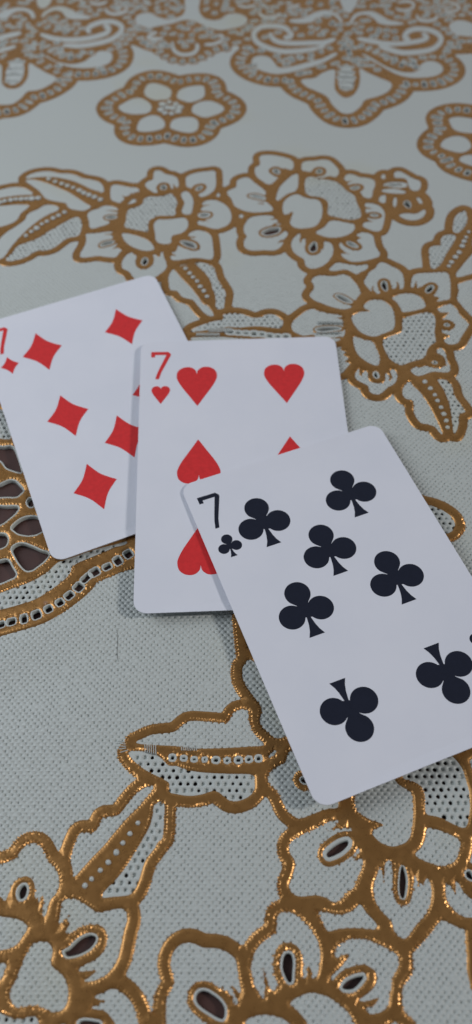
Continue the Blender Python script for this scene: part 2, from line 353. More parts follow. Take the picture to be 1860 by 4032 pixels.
cell('bow2', 'A3 240,480 280,520 300,600 290,660 240,690 190,665 175,600 195,520', 's', w=3, name='pendant')
cell('bow2', 'A3 150,525 152,600 155,680 220,738 290,718 332,650 342,580 338,515 400,545 480,580 580,625 560,680 490,720 380,755 350,800 290,850 240,860 190,845 130,790 90,730 0,685 A2 1130,660 1085,620 1100,600 1188,590 A3 60,550', 's', w=WB, name='field_panel')
cell('bow2', 'A3 190,-30 330,-30 300,60 260,105 215,70', 's', w=3, name='field_panel')
cell('bow2', 'A3 1015,190 1050,160 1120,155 1188,175 1260,190 1260,270 1150,275 1060,260 1020,225', 's', w=3, name='field_panel')
ribbon('bow2', 'A3 765,110 790,150 850,160 910,145 930,110', 26, w=3)
ribbon('bow2', 'A3 610,60 640,80 700,78 740,60 740,25 680,12 620,25', 22, w=3)
ribbon('bow2', 'A3 970,75 1010,92 1060,85 1090,60 1050,30 1000,20', 22, w=3)
ribbon('bow2', 'A2 765,80 790,115 850,125 910,110 925,85', 26, w=3)
ribbon('bow2', 'A2 600,25 640,45 700,45 750,25', 22, w=3)
ribbon('bow2', 'A2 970,50 1030,45 1080,30', 22, w=3)
motif('bow1', 'bow_motif')
ribbon('bow1', 'A1 300,255 400,290 520,302 640,297 740,277 810,252 822,215 780,205', 38, w=3)
ribbon('bow1', 'A1 470,340 600,347 720,332 840,302 910,252 920,205 870,175 790,170 700,195 665,225 685,255', 38, w=3)
ribbon('bow1', 'A1 165,245 80,265 0,285 -60,300', 38, w=3)
ribbon('bow1', 'A1 125,348 40,372 -60,405', 30, w=3)
cell('bow1', 'A1 275,370 340,410 430,465 540,485 620,470 660,450 720,400 780,385 840,400 850,440 820,480 740,505 620,515 500,500 400,460 320,410', 's', w=WB, name='scroll')
cell('bow1', 'A1 -40,115 40,75 110,55 180,55 240,75 265,110 265,140 240,135 215,95 160,80 100,95 60,130 -40,140', 's', w=3, name='scroll')
cell('bow1', 'A1 310,125 340,85 400,55 470,50 530,70 600,105 690,130 660,150 560,150 500,135 470,95 420,80 360,100 330,130', 's', w=3, name='scroll')
cell('bow1', 'A1 285,-20 390,-20 370,40 320,65 285,40', 's', w=3, name='field_panel')
cell('bow1', 'A1 130,440 170,460 185,520 170,590 110,640 55,625 40,560 80,480', 's', w=3, name='pendant')
cell('bow1', 'A1 222,480 280,510 350,550 430,590 380,640 290,680 210,690 160,740 90,785 0,790 -80,790 -80,480 8,490 15,560 18,630 70,668 152,655 212,580', 's', w=WB, name='field_panel')
motif('mid', 'scroll_motif')
ribbon('mid', 'A2 115,310 118,365 160,405 220,412 280,395 305,350 285,325', 30, w=4)
ribbon('mid', 'A2 350,332 420,330 480,305 490,270 450,258', 26, w=5)
ribbon('mid', 'A1 1240,292 1170,295 1120,290 1150,258 1190,245', 28, w=5)
cell('mid', 'A2 215,-30 320,-30 315,70 350,130 420,150 480,140 530,105 600,98 665,120 680,155 650,190 580,210 480,225 400,210 340,185 270,155 200,150 100,180 0,200 A1 1130,215 1040,190 1020,150 1050,110 1130,95 A2 0,125 80,145 150,130 205,90', 's', w=3, name='scroll')
ribbon('mid', 'A1 800,60 810,95 870,112 940,95 960,55', 26, w=3)
ribbon('mid', 'A1 670,10 720,35 780,30 810,8', 24, w=3)
GOLD_AREA = unproject(px('A1 -120,-90 A3 1320,-90 1320,400 1240,400 1060,410 1000,540 850,590 600,590 320,430 160,430 A2 1188,480 1000,560 820,570 700,480 600,330 500,370 350,430 200,470 60,440 A1 1170,400 1100,380 1000,340 930,400 850,510 560,520 220,400 -120,400'))
for mk, s in (('bow2', 'A3 340,350 450,392 560,432 680,470 745,478'), ('bow2', 'A2 920,458 1020,445 1120,425 1210,398 1300,362'), ('bow2', 'A3 20,215 90,235 150,255'),
              ('bow2', 'A3 30,160 90,165 130,175'), ('bow2', 'A3 350,210 430,235 520,275 610,295'), ('bow2', 'A3 360,165 400,160'), ('bow2', 'A3 360,15 440,50 540,70'),
              ('bow2', 'A3 190,228 300,228'), ('bow2', 'A3 -40,20 60,40 130,30'), ('bow2', 'A3 480,230 600,245'), ('bow2', 'A2 1040,215 1100,225 1160,245'),
              ('bow1', 'A1 260,340 400,385 520,410 620,415 690,400'), ('bow1', 'A1 10,230 90,215 150,205'), ('bow1', 'A1 360,205 470,240 580,255'),
              ('bow1', 'A1 210,185 300,185'), ('bow1', 'A1 380,140 430,130'), ('bow1', 'A1 110,125 150,122'), ('bow1', 'A1 250,430 340,492 430,545'),
              ('bow1', 'A1 540,15 620,50 680,90'), ('bow1', 'A1 -40,20 60,35 150,20'),
              ('mid', 'A2 170,200 235,205 300,225'), ('mid', 'A2 180,270 215,275 260,265'), ('mid', 'A2 0,60 80,95 150,80'), ('mid', 'A2 370,70 440,100 500,75'), ('mid', 'A2 0,20 90,40 150,20'), ('mid', 'A2 370,20 450,30 520,15'),
              ('mid', 'A2 20,395 80,440 150,465 220,465 300,450 360,415 430,375 520,360'), ('mid', 'A2 570,240 560,290 600,320')):
    ladder(mk, s, (1.3, 2.0), 0.22, pitch=3.4)
ladder('bow2', 'A3 238,505 238,585 238,668', (0.9, 4.6), 0.25, pitch=3.0, ring=0.02)
ladder('bow1', 'A1 128,470 115,545 95,615', (0.9, 4.6), 0.25, pitch=3.0, ring=0.02)
# --- medallion on the left, partly under the diamonds card
motif('med', 'medallion_motif')
for s in ('L -60,300 20,305 80,300 110,330 160,480 150,495 110,485 50,460 10,410 -60,380',
          'L -60,610 0,590 60,560 110,560 145,590 175,630 150,660 120,680 60,680 -60,680',
          'L -60,760 40,755 135,755 120,800 70,845 10,890 -60,900',
          'L 90,915 130,870 180,840 240,830 290,840 330,900 335,930 280,965 220,975 150,965 110,940',
          'L -60,980 30,965 60,1000 50,1050 10,1075 -60,1080',
          'L 95,1080 130,1045 180,1040 240,1060 310,1090 370,1110 340,1160 290,1200 240,1235 195,1235 150,1190 120,1140',
          'L -60,1190 0,1175 60,1165 90,1210 120,1275 60,1310 0,1335 -60,1350',
          'L 205,720 225,690 245,700 255,745 225,755'):
    hole('med', s, 0.35, 5.0, 'opening_rim')
cell('med', 'L -80,60 10,20 60,80 85,235 0,240 -80,240', 'm', name='mesh_panel')
cell('med', 'L -80,1440 0,1405 120,1360 250,1310 360,1240 440,1170 560,1130 700,1080 880,1035 980,1010 940,1045 870,1060 800,1090 700,1130 580,1180 540,1220 520,1270 440,1340 340,1410 250,1460 120,1500 0,1530 -80,1545', 'm', w=7.4, name='mesh_panel', opn=0.35)
ladder('med', 'L 10,1650 90,1630 185,1610 280,1580 370,1535 455,1485 525,1430 595,1365 650,1295 715,1250 810,1210 890,1165 970,1115', (1.8, 1.8), 0.28, name='ladder_rim')
# --- scrap of trim to the right of the clubs card
motif('arc', 'leaf_motif')
cell('arc', 'Q 300,700 560,772 660,792 770,832 870,890 940,955 970,1040 950,1100 890,1150 760,1180 500,1250 300,1000', 'm', name='leaf_panel', w=2.5)
# --- bottom leaf
motif('leafbot', 'leaf_motif')
WN = 2.4
cell('leafbot', 'E 220,722 270,695 340,665 420,655 490,645 530,610 570,580 620,572 740,580 840,585 860,555 885,515 930,495 985,505 985,570 1010,640 1050,690 1095,735 1000,745 850,755 640,760 500,745 380,740 280,735', w=2.2, name='leaf_panel')
cell('leafbot', 'E 180,785 240,778 310,785 370,805 410,835 470,860 540,890 620,910 720,920 850,925 1010,930 1025,970 1022,1040 970,1090 900,1112 850,1105 810,1075 780,1050 740,1045 680,1065 600,1078 520,1070 445,1050 455,995 400,960 330,925 260,880 210,835', 'm', w=WN, name='leaf_panel')
ladder('leafbot', 'E 475,822 550,825 620,832 690,832 765,836 840,838 915,835 985,830 1050,824', (0.75, 0.6), 0.48)
cell('leafbot', 'F1 1165,190 1150,225 1100,280 1060,330 1000,390 950,440 890,510 850,555 780,640 700,720 620,810 560,875 548,870 545,800 530,740 545,670 570,600 600,540 640,530 700,535 740,500 765,440 790,418 880,410 920,380 970,310 1040,230 1110,190 1150,178', w=WN, name='leaf_panel')
cell('leafbot', 'F1 1188,310 1160,340 1155,400 1130,490 1080,580 1020,680 950,790 880,880 800,960 765,1010 775,1030 850,1020 960,1010 1010,980 1050,900 1080,800 1110,730 1180,640 F2 0,610 40,580 50,500 55,380 55,320 20,300', 'm', w=WN, name='leaf_panel', opn=0.15)
beads('leafbot', 'F1 1045,465 985,545 930,615 880,685 820,760 760,820 695,885 645,935', 0.62)
cell('leafbot', 'E 940,230 960,190 1000,165 1150,300 1300,600 1188,690 1100,640 1058,580 1070,490 1010,400 950,310', w=2.6, name='field_panel')
# --- bottom right flower
motif('flr', 'flower_motif')
cell('flr', 'F2 835,120 850,75 905,35 K 0,622 60,595 100,490 300,500 500,800 560,1010 480,1030 400,1050 300,1090 190,1125 120,1090 65,1040 30,960 F2 900,215 850,170', w=WN)
hole('flr', 'K 205,750 240,742 262,790 218,782', 0.3, 1.5)
cell('flr', 'F2 990,640 1010,600 1060,565 1130,530 1188,505 F3 40,675 110,640 195,628 150,665 270,680 300,760 320,800 345,855 335,905 370,935 355,1000 320,1080 290,1150 G3 250,150 200,210 160,232 110,215 60,190 0,180 F2 1130,1015 1060,1015 1010,985 990,930 1010,880 1035,800 1035,740 1000,690', w=WN)
hole('flr', 'F3 90,880 130,840 190,800 250,785 250,820 200,870 130,905 100,910', 0.75, 1.2)
cell('flr', 'F3 300,500 310,440 340,360 560,280 620,350 680,390 730,420 745,500 745,600 735,700 710,780 650,820 580,832 510,810 460,770 425,720 470,690 520,665 440,635 370,600 315,555', w=WN)
cell('flr', 'F3 665,310 700,200 950,100 1040,150 1080,190 1120,250 1145,330 1170,420 1175,520 1165,620 1140,690 1080,680 1000,640 920,605 845,590 830,540 830,450 805,380 750,340', 'm', w=WN, name='mesh_panel')
cell('flr', 'F3 845,690 900,695 980,720 1060,760 1100,785 1095,850 1070,920 1020,965 950,978 880,960 800,930 750,890 800,840 830,770', w=WN)
cell('flr', 'G3 440,110 470,20 490,-60 500,-85 515,-40 550,-90 580,-70 585,0 640,-40 700,0 750,30 765,10 785,50 820,40 850,40 875,90 885,170 870,260 830,340 770,400 730,460 690,505 650,505 610,470 590,430 580,380 530,330 480,270 450,200', w=WN)
hole('flr', 'G3 640,60 650,-20 665,-40 690,40 690,110 680,180 665,205 645,180 638,120', 0.2, 1.3)
cell('flr', 'G3 985,70 1000,90 1040,110 1060,60 1090,90 1120,150 1188,210 1260,230 1260,340 1188,350 1110,340 1040,280 995,220 985,150', w=WN)
hole('flr', 'G3 1140,10 1170,0 1205,60 1180,60 1150,45', 0.3, 1.3)
cell('flr', 'G3 955,365 1010,385 1080,420 1135,440 1140,520 1150,640 1150,740 1170,830 1188,900 1260,950 1260,1300 800,1300 760,1148 700,1080 665,1040 660,960 665,870 710,800 740,750 745,690 740,620 800,550 870,470', w=WN, name='field_panel')
cell('flr', 'G3 15,295 60,300 140,320 210,322 280,295 340,240 360,260 390,310 430,350 465,390 480,430 440,440 340,430 240,430 160,440 100,455 70,400 40,340', w=WN)
cell('flr', 'F3 1165,190 1188,165 1260,140 1260,500 1230,420 1200,280', w=WN)
# --- bottom middle flower
motif('flm', 'flower_motif')
cell('flm', 'G3 160,580 200,540 270,510 370,512 440,530 520,570 590,605 635,650 635,710 610,760 585,820 580,900 565,940 560,1010 520,1050 470,1075 420,1078 385,1060 385,1040 440,985 470,950 400,980 340,985 320,970 380,930 440,880 465,820 455,750 400,725 300,730 220,770 160,810 120,830 115,800 150,760 210,700 255,625 200,640 160,655 150,620', w=WN)
hole('flm', 'G3 205,875 240,830 300,800 350,790 372,790 340,840 290,885 230,890', 0.5, 1.4)
cell('flm', 'G2 905,340 935,310 985,305 1050,330 1110,380 1160,430 G3 0,480 30,540 45,620 40,700 20,790 0,815 G2 1165,810 1150,750 1135,790 1110,815 1090,812 1040,850 940,860 895,890 860,900 835,860 822,835 815,870 803,965 780,955 765,910 735,870 715,790 705,720 730,620 770,560 830,505 885,470 900,420', w=WN)
hole('flm', 'G2 950,660 970,620 1010,625 1025,680 1020,760 1015,830 990,835 965,790 945,730', 0.35, 1.6)
cell('flm', 'G2 105,640 130,590 180,545 240,532 290,545 350,572 430,575 500,590 560,630 595,670 610,760 625,850 640,935 610,920 595,900 580,910 620,1005 590,1000 520,1010 480,1100 440,1200 300,1220 150,1240 80,1210 65,1120 65,1000 75,940 110,880 125,830 110,760 95,700', w=WN)
hole('flm', 'G2 290,950 310,910 360,900 420,930 480,980 510,1040 500,1110 460,1105 400,1070 340,1030 300,990', 0.4, 1.4)
cell('flm', 'G2 660,1140 700,1100 770,1080 850,1080 930,1100 990,1140 1010,1190 800,1290 680,1220', w=WN)
cell('flm', 'G2 990,1000 1050,950 1120,920 1188,905 G3 0,915 80,935 160,980 230,1040 270,1090 300,1150 330,1290 0,1290 G2 1130,1148 1080,1080 1030,1030', w=WN)
# --- bottom left flower
motif('fll', 'flower_motif')
cell('fll', 'F1 -60,770 0,775 60,755 120,730 160,670 210,625 270,615 310,640 340,690 370,750 420,800 445,860 450,930 430,990 400,1020 375,1060 360,1120 335,1190 318,1150 325,1070 310,1070 275,1120 255,1110 265,1040 200,1045 100,1045 75,1060 50,1068 30,1060 10,1020 -60,1000', w=WN)
hole('fll', 'F1 140,990 155,950 190,930 205,960 195,1010 170,1035 150,1030', 0.45, 1.3)
cell('fll', 'G1 -60,350 60,345 130,355 190,385 213,430 180,480 140,540 80,580 0,595 -60,600', w=WN)
cell('fll', 'G1 215,590 245,545 300,525 360,530 395,570 400,620 385,680 400,720 450,755 495,810 515,880 515,960 490,1030 440,1060 390,1062 330,1030 280,1010 210,1015 150,1028 100,1005 75,950 80,890 110,840 150,740 180,660', w=WN)
cell('fll', 'G1 470,230 510,205 570,205 620,230 680,270 740,305 800,295 870,280 920,275 955,300 962,370 940,440 915,560 890,660 850,730 790,790 720,820 660,835 620,825 640,795 700,750 640,755 590,755 580,735 640,700 720,660 780,600 805,520 795,440 750,405 680,405 600,430 520,470 485,490 490,460 530,380 480,400 445,420 440,400 455,320', w=2.6)
hole('fll', 'G1 485,605 520,590 570,540 620,500 680,480 720,490 725,515 690,570 630,610 570,632 510,640', 0.35, 1.6)
cell('fll', 'G1 630,950 700,935 770,915 830,885 880,885 930,920 980,970 1015,1030 1035,1090 1045,1148 1050,1240 900,1240 860,1130 800,1080 720,1050 640,1035 610,1020 660,1010 760,1005 680,970', w=2.6)
hole('fll', 'G1 595,1140 640,1125 720,1135 760,1148 700,1200 620,1180', 0.4, 1.6)
cell('fll', 'G1 -60,700 40,690 55,715 30,760 25,800 -60,850', w=WN)
cell('fll', 'G1 -60,1050 20,1080 80,1100 150,1110 240,1090 280,1100 290,1130 270,1240 -60,1260', 'm', w=WN, name='mesh_panel')
cell('fll', 'G1 430,1170 490,1145 520,1180 480,1260 420,1250', w=WN)
CUTS = []        # short gold lines into the petals, partly painting in the shading of white folds
for s_ in ('G2 822,840 808,780 800,720', 'G2 1148,760 1140,700', 'G2 590,905 560,860', 'G2 560,960 500,880', 'F3 250,672 150,690 90,712', 'F3 338,900 290,940',
           'G3 515,-40 520,40 515,90', 'G3 785,45 790,130', 'G3 820,45 815,110', 'G3 1045,105 1060,170', 'G3 240,640 190,690', 'G3 430,1000 480,960', 'G1 470,410 520,330',
           'G1 640,800 740,740', 'G1 650,960 800,980', 'F1 315,1070 325,1000', 'F1 60,1062 70,990', 'F1 270,1105 285,1020',
           'B2 300,505 360,520 410,525', 'B2 330,410 380,400 420,405', 'B2 800,385 740,380', 'B2 895,495 840,505', 'B2 930,525 860,540', 'B2 940,660 900,690', 'B2 1085,640 1075,710', 'B2 1130,640 1120,700',
           'B3 390,420 450,430', 'B3 400,520 450,525', 'B3 230,230 300,210', 'B3 310,635 360,650', 'B3 210,750 270,770', 'B3 60,670 65,730', 'B3 430,1055 440,1000', 'B3 630,1015 620,960', 'B3 760,1015 765,970',
           'C 215,295 150,290', 'C 200,440 120,445', 'C 300,180 250,195', 'C 955,260 1010,255', 'C 960,420 1020,425', 'C 345,700 355,740', 'C 575,735 560,770', 'C 985,640 940,645',
           'B1 890,445 820,440 770,455', 'B1 885,520 820,525', 'B1 850,620 780,625', 'B1 890,710 840,745', 'B1 1015,318 970,305', 'B1 950,345 920,320', 'B2 130,265 120,235', 'B2 110,770 150,780', 'B2 240,640 310,640'):
    CUTS.append(smooth(unproject(px(s_)), False, 4))
BARS = []
def bars(mk, tile, segs, width):
    BARS.append((mk, [unproject(px('%s %g,%g %g,%g' % ((tile,)+s_))) for s_ in segs], width))
bars('leafbot', 'E', [(x, 738+(x-290)*0.05, x+3, 788+(x-290)*0.25) for x in (292, 306, 320, 334, 349, 363)]+[(x, 752, x+4, 776) for x in range(535, 640, 14)]
     +[(118, 712, 160, 722), (116, 728, 165, 736), (116, 748, 168, 750), (120, 768, 168, 762), (128, 790, 180, 776)], 0.22)
bars('leafb', 'D', [(x, 372, x-2, 402) for x in range(392, 560, 11)]+[(x, 410, x-3, 432) for x in range(300, 470, 12)], 0.35)
bars('rose3', 'C', [(x, 322, x, 342) for x in range(30, 215, 12)]+[(x, 400, x, 416) for x in range(20, 190, 12)], 0.28)
STROKES.append(('leafbot', unproject(px('E 915,-120 925,-30 932,60 942,130 945,190')), 1.5))

# ------------------------------------------------------------------ distance fields on a grid over the cloth
GX0, GX1, GY0, GY1, GS = -134.0, 140.0, -14.0, 414.0, 0.36
nx, ny = int((GX1-GX0)/GS)+1, int((GY1-GY0)/GS)+1
xs = GX0+np.arange(nx)*GS; ys = GY0+np.arange(ny)*GS
def poly_sd(P, poly):
    A = poly; B = np.roll(poly, -1, 0); out = np.empty(len(P)); ch = max(1, int(1.5e6//len(A)))
    d = B-A; L2 = (d*d).sum(1)+1e-12
    for i in range(0, len(P), ch):
        Q = P[i:i+ch]
        vx = Q[:, 0:1]-A[None, :, 0]; vy = Q[:, 1:2]-A[None, :, 1]
        t = np.clip((vx*d[:, 0]+vy*d[:, 1])/L2, 0, 1)
        ex = vx-t*d[:, 0]; ey = vy-t*d[:, 1]
        D = np.sqrt((ex*ex+ey*ey).min(1))
        c = (A[None, :, 1] > Q[:, 1:2]) != (B[None, :, 1] > Q[:, 1:2])
        xi = A[None, :, 0]+(Q[:, 1:2]-A[None, :, 1])*d[None, :, 0]/np.where(np.abs(d[:, 1]) < 1e-12, 1e-12, d[:, 1])[None]
        ins = (c & (Q[:, 0:1] < xi)).sum(1) % 2 == 1
        out[i:i+ch] = np.where(ins, -D, D)
    return out
BIG = 99.0
SD = np.full((ny, nx), BIG); WD = np.full((ny, nx), -BIG); VV = np.full((ny, nx), BIG); RG = np.full((ny, nx), -BIG)
MID = np.full((ny, nx), -1, np.int16); MSD = np.full((ny, nx), BIG)
mkeys = list(MOTIFS); midx = {k: i for i, k in enumerate(mkeys)}
def window(poly, pad):
    a = poly.min(0)-pad; b = poly.max(0)+pad
    i0 = max(0, int((a[0]-GX0)/GS)); i1 = min(nx, int((b[0]-GX0)/GS)+2)
    j0 = max(0, int((a[1]-GY0)/GS)); j1 = min(ny, int((b[1]-GY0)/GS)+2)
    if i1 <= i0 or j1 <= j0: return None
    X, Y = np.meshgrid(xs[i0:i1], ys[j0:j1])
    return (slice(j0, j1), slice(i0, i1)), np.stack([X.ravel(), Y.ravel()], 1), X.shape
def mark(sl, sd, mk):
    m = sd < MSD[sl]; MSD[sl] = np.where(m, sd, MSD[sl]); MID[sl] = np.where(m, midx[mk], MID[sl])
for c in CELLS:
    c['poly'] = resample(c['poly'], 0.55)
    wnd = window(c['poly'], c['w']+1.0)
    if wnd is None: continue
    sl, P, sh = wnd; sd = poly_sd(P, c['poly']).reshape(sh)
    SD[sl] = np.minimum(SD[sl], sd); WD[sl] = np.maximum(WD[sl], c['w']-sd); mark(sl, sd, c['m'])
sl, P, sh = window(GOLD_AREA, 1.0); sd = poly_sd(P, GOLD_AREA).reshape(sh); WD[sl] = np.maximum(WD[sl], -sd)
for mk, path, hw in STROKES:
    loop = np.vstack([path, path[::-1]+1e-4]); sl, P, sh = window(loop, hw+1); sd = np.abs(poly_sd(P, loop)).reshape(sh)
    WD[sl] = np.maximum(WD[sl], hw-sd); mark(sl, sd, mk)
# contours -------------------------------------------------------------
def contours(Fd, level=0.0):
    S = Fd > level
    a, b, c, d = S[:-1, :-1], S[:-1, 1:], S[1:, 1:], S[1:, :-1]
    code = a*1+b*2+c*4+d*8
    js, is_ = np.nonzero((code > 0) & (code < 15))
    tab = {1: [(3, 0)], 2: [(0, 1)], 3: [(3, 1)], 4: [(1, 2)], 5: [(3, 2), (1, 0)], 6: [(0, 2)], 7: [(3, 2)], 8: [(2, 3)], 9: [(2, 0)],
           10: [(0, 3), (2, 1)], 11: [(2, 1)], 12: [(1, 3)], 13: [(1, 0)], 14: [(0, 3)]}
    adj = {}
    def key(j, i, e):
        return (j, i, 0) if e == 0 else (j, i+1, 1) if e == 1 else (j+1, i, 0) if e == 2 else (j, i, 1)
    for j, i, cd in zip(js.tolist(), is_.tolist(), code[js, is_].tolist()):
        for e0, e1 in tab[cd]:
            k0, k1 = key(j, i, e0), key(j, i, e1)
            adj.setdefault(k0, []).append(k1); adj.setdefault(k1, []).append(k0)
    def pt(k):
        j, i, o = k
        f0 = Fd[j, i]-level
        f1 = (Fd[j, i+1] if o == 0 else Fd[j+1, i])-level
        t = min(0.98, max(0.02, f0/(f0-f1)))
        return (xs[i]+t*GS, ys[j]) if o == 0 else (xs[i], ys[j]+t*GS)
    seen = set(); loops = []
    starts = [k for k, v in adj.items() if len(v) == 1]+list(adj)
    for k in starts:
        if k in seen: continue
        loop = [k]; seen.add(k); cur = k; closed = False
        while True:
            nxt = [q for q in adj[cur] if q not in seen]
            if not nxt: closed = len(loop) > 2 and k in adj[cur]; break
            cur = nxt[0]; seen.add(cur); loop.append(cur)
        loops.append((np.array([pt(q) for q in loop]), closed))
    return loops
def lattice0(a, r, box):
    return [np.array((box[0]+(i+0.5*(j % 2))*a, box[2]+j*r)) for j in range(int((box[3]-box[2])/r)) for i in range(int((box[1]-box[0])/a))]
# openwork ladder round the six-petal flowers and the bows, half-way across their wide borders
SDW = np.full((ny, nx), BIG)
for c in CELLS:
    if c['w'] >= 8.0:
        sl, P, sh = window(c['poly'], 9.5); SDW[sl] = np.minimum(SDW[sl], poly_sd(P, c['poly']).reshape(sh))
for loop, closed in contours(SDW, 4.3):
    if len(loop) < 120: continue
    Q = resample(loop, 3.3, closed)
    ii = np.clip(((Q[:, 0]-GX0)/GS).astype(int), 0, nx-1); jj = np.clip(((Q[:, 1]-GY0)/GS).astype(int), 0, ny-1)
    ok = (SD[jj, ii] > 2.6) & (Q[:, 1] < GY1-4) & (np.abs(Q[:, 0]) < GX1-4)
    keys = MID[jj, ii]
    d = np.gradient(Q, axis=0)
    for q, dd, k, o in zip(Q, d, keys, ok):
        if o and k >= 0: ladder_pts(mkeys[k], np.array([q-dd*0.01, q, q+dd*0.01])[1:2].repeat(2, 0)+np.array([[0, 0], dd*1e-3]), (1.2, 2.5), 0.2); HOLES.pop()
# the densest part of the pattern, along the top, is all openwork
cent = np.array([h['poly'].mean(0) for h in HOLES])
for q in lattice0(3.7, 3.2, (GX0+3, GX1-3, 315, GY1-4)):
    i, j = int((q[0]-GX0)/GS), int((q[1]-GY0)/GS)
    q = q+rng.normal(0, 0.35, 2)
    if SD[j, i] > 1.5 and WD[j, i] > 1.8 and np.hypot(*(cent-q).T).min() > 2.6 and MID[j, i] >= 0:
        th_ = rng.uniform(-0.5, 0.5); ladder_pts(mkeys[MID[j, i]], np.array([q, q+[math.cos(th_)*1e-3, math.sin(th_)*1e-3]]), (2.1, 1.4), 0.28, 0.3); HOLES.pop()
for h in HOLES:
    wnd = window(h['poly'], h['rim']+h['ring']+0.8)
    if wnd is None: continue
    sl, P, sh = wnd; v = poly_sd(P, h['poly']).reshape(sh)
    if h['ring'] > 2.4: WD[sl] = np.maximum(WD[sl], h['ring']-v)
    v = v-h['rim']
    VV[sl] = np.minimum(VV[sl], v); RG[sl] = np.maximum(RG[sl], np.minimum(h['ring']-v, BIG) if h['ring'] <= 2.4 else -BIG)
    mark(sl, np.maximum(v, 0)+0.3, h['m'])
G = np.minimum(WD, SD)
G = np.maximum(G, np.minimum(RG, VV))
for path in CUTS:
    L_ = len(path); hw = 0.42*np.linspace(1.0, 0.25, L_)
    wnd = window(path, 1.2)
    if wnd is None: continue
    sl, P, sh = wnd
    dense = resample(path, 0.15, False); hwd = np.interp(np.linspace(0, 1, len(dense)), np.linspace(0, 1, L_), hw)
    v = (hwd[None]-np.sqrt(((P[:, None]-dense[None])**2).sum(2))).max(1).reshape(sh)
    G[sl] = np.maximum(G[sl], v)
G = np.minimum(G, VV)
G = np.clip(G+0.15, -6, 6)      # foil overlaps the panels' rims a little
def samp(Fd, P):
    fx = np.clip((P[:, 0]-GX0)/GS, 0, nx-1.001); fy = np.clip((P[:, 1]-GY0)/GS, 0, ny-1.001)
    i = fx.astype(int); j = fy.astype(int); u = fx-i; v = fy-j
    return Fd[j, i]*(1-u)*(1-v)+Fd[j, i+1]*u*(1-v)+Fd[j+1, i]*(1-u)*v+Fd[j+1, i+1]*u*v
gy, gx = np.gradient(G, GS)
def nearest_id(P):
    i = np.clip(np.rint((P[:, 0]-GX0)/GS).astype(int), 0, nx-1); j = np.clip(np.rint((P[:, 1]-GY0)/GS).astype(int), 0, ny-1)
    return MID[j, i]

# ------------------------------------------------------------------ gold trim: raised bands with ribbed edges
HG = 0.33
pts, zz, edges = [], [], []
base = 0
extra, extraz = [], []
for loop, closed in contours(G, 0.0):
    if len(loop) < 5: continue
    ym = loop[:, 1].mean()
    step = 0.33 if ym < 115 else 0.42 if ym < 200 else 0.75
    if closed:
        L = loop
        for _ in range(1): L = 0.5*L+0.25*(np.roll(L, 1, 0)+np.roll(L, -1, 0))
        Q = resample(L, step, True)
    else: Q = resample(loop, step, False)
    if len(Q) < 4: continue
    n = np.stack([samp(gx, Q), samp(gy, Q)], 1); n /= np.linalg.norm(n, axis=1)[:, None]+1e-6
    k = len(Q); alt = np.where(np.arange(k) % 2 == 0, 1.0, -1.0)*(0.55+0.7*rng.random(k))
    amp = np.clip(0.5+0.8*np.sin(np.arange(k)*0.045+rng.random()*6), 0.15, 1.2)*alt
    amp = amp*np.clip((210-Q[:, 1])/90, 0.12, 1)
    R0 = Q+n*(0.14*amp)[:, None]
    pts.append(R0); zz.append(np.full(k, -0.04))
    e = np.stack([np.arange(k), np.arange(k)+1], 1)+base
    if closed: e[-1, 1] = base
    else: e = e[:-1]
    edges.append(e); base += k
    for off, zr, gm in ((0.26, 0.10, 0.13), (0.55, 0.085, 0.35), (0.90, 0.0, 0.60)):
        R = Q+n*off; g = samp(G, R); ok = g > gm
        t = np.clip(g/0.85, 0, 1); z = (HG*(1-(1-t)**2)+zr*amp)*np.clip((250-R[:, 1])/90, 0.45, 1)
        extra.append(R[ok]); extraz.append(z[ok])
I = []
for (x0, x1, y0, y1, st) in ((-75, 75, GY0+1, 130, 0.8), (GX0+1, GX1-1, 130, GY1-1, 1.8)):
    gxs, gys = np.meshgrid(np.arange(x0, x1, st), np.arange(y0, y1, st)); I.append(np.stack([gxs.ravel(), gys.ravel()], 1))
I = np.vstack(I); I = I+rng.uniform(-0.2, 0.2, I.shape); g = samp(G, I); I = I[g > 1.05]
extra.append(I); extraz.append(HG*np.clip((250-I[:, 1])/90, 0.45, 1))
allp = np.vstack(pts+extra); allz = np.concatenate(zz+extraz); E = np.vstack(edges)
res = delaunay_2d_cdt([Vector(p) for p in allp.tolist()], E.tolist(), [], 0, 1e-5, True)
V2 = np.array([v[:] for v in res[0]]); T3 = [f for f in res[2] if len(f) == 3]; T3 = np.array(T3)
VZ = np.array([allz[o[0]] if o else 0.2 for o in res[3]])
cen = V2[T3].mean(1); gcen = samp(G, cen)
T3 = T3[gcen > 0.0]; cen = cen[gcen > 0.0]
tid = nearest_id(cen)
tid = np.where(tid < 0, np.where(cen[:, 0] > 0, midx['bow2'], midx['bow1']), tid)
V3 = np.column_stack([V2, VZ+wave(V2[:, 0], V2[:, 1])])

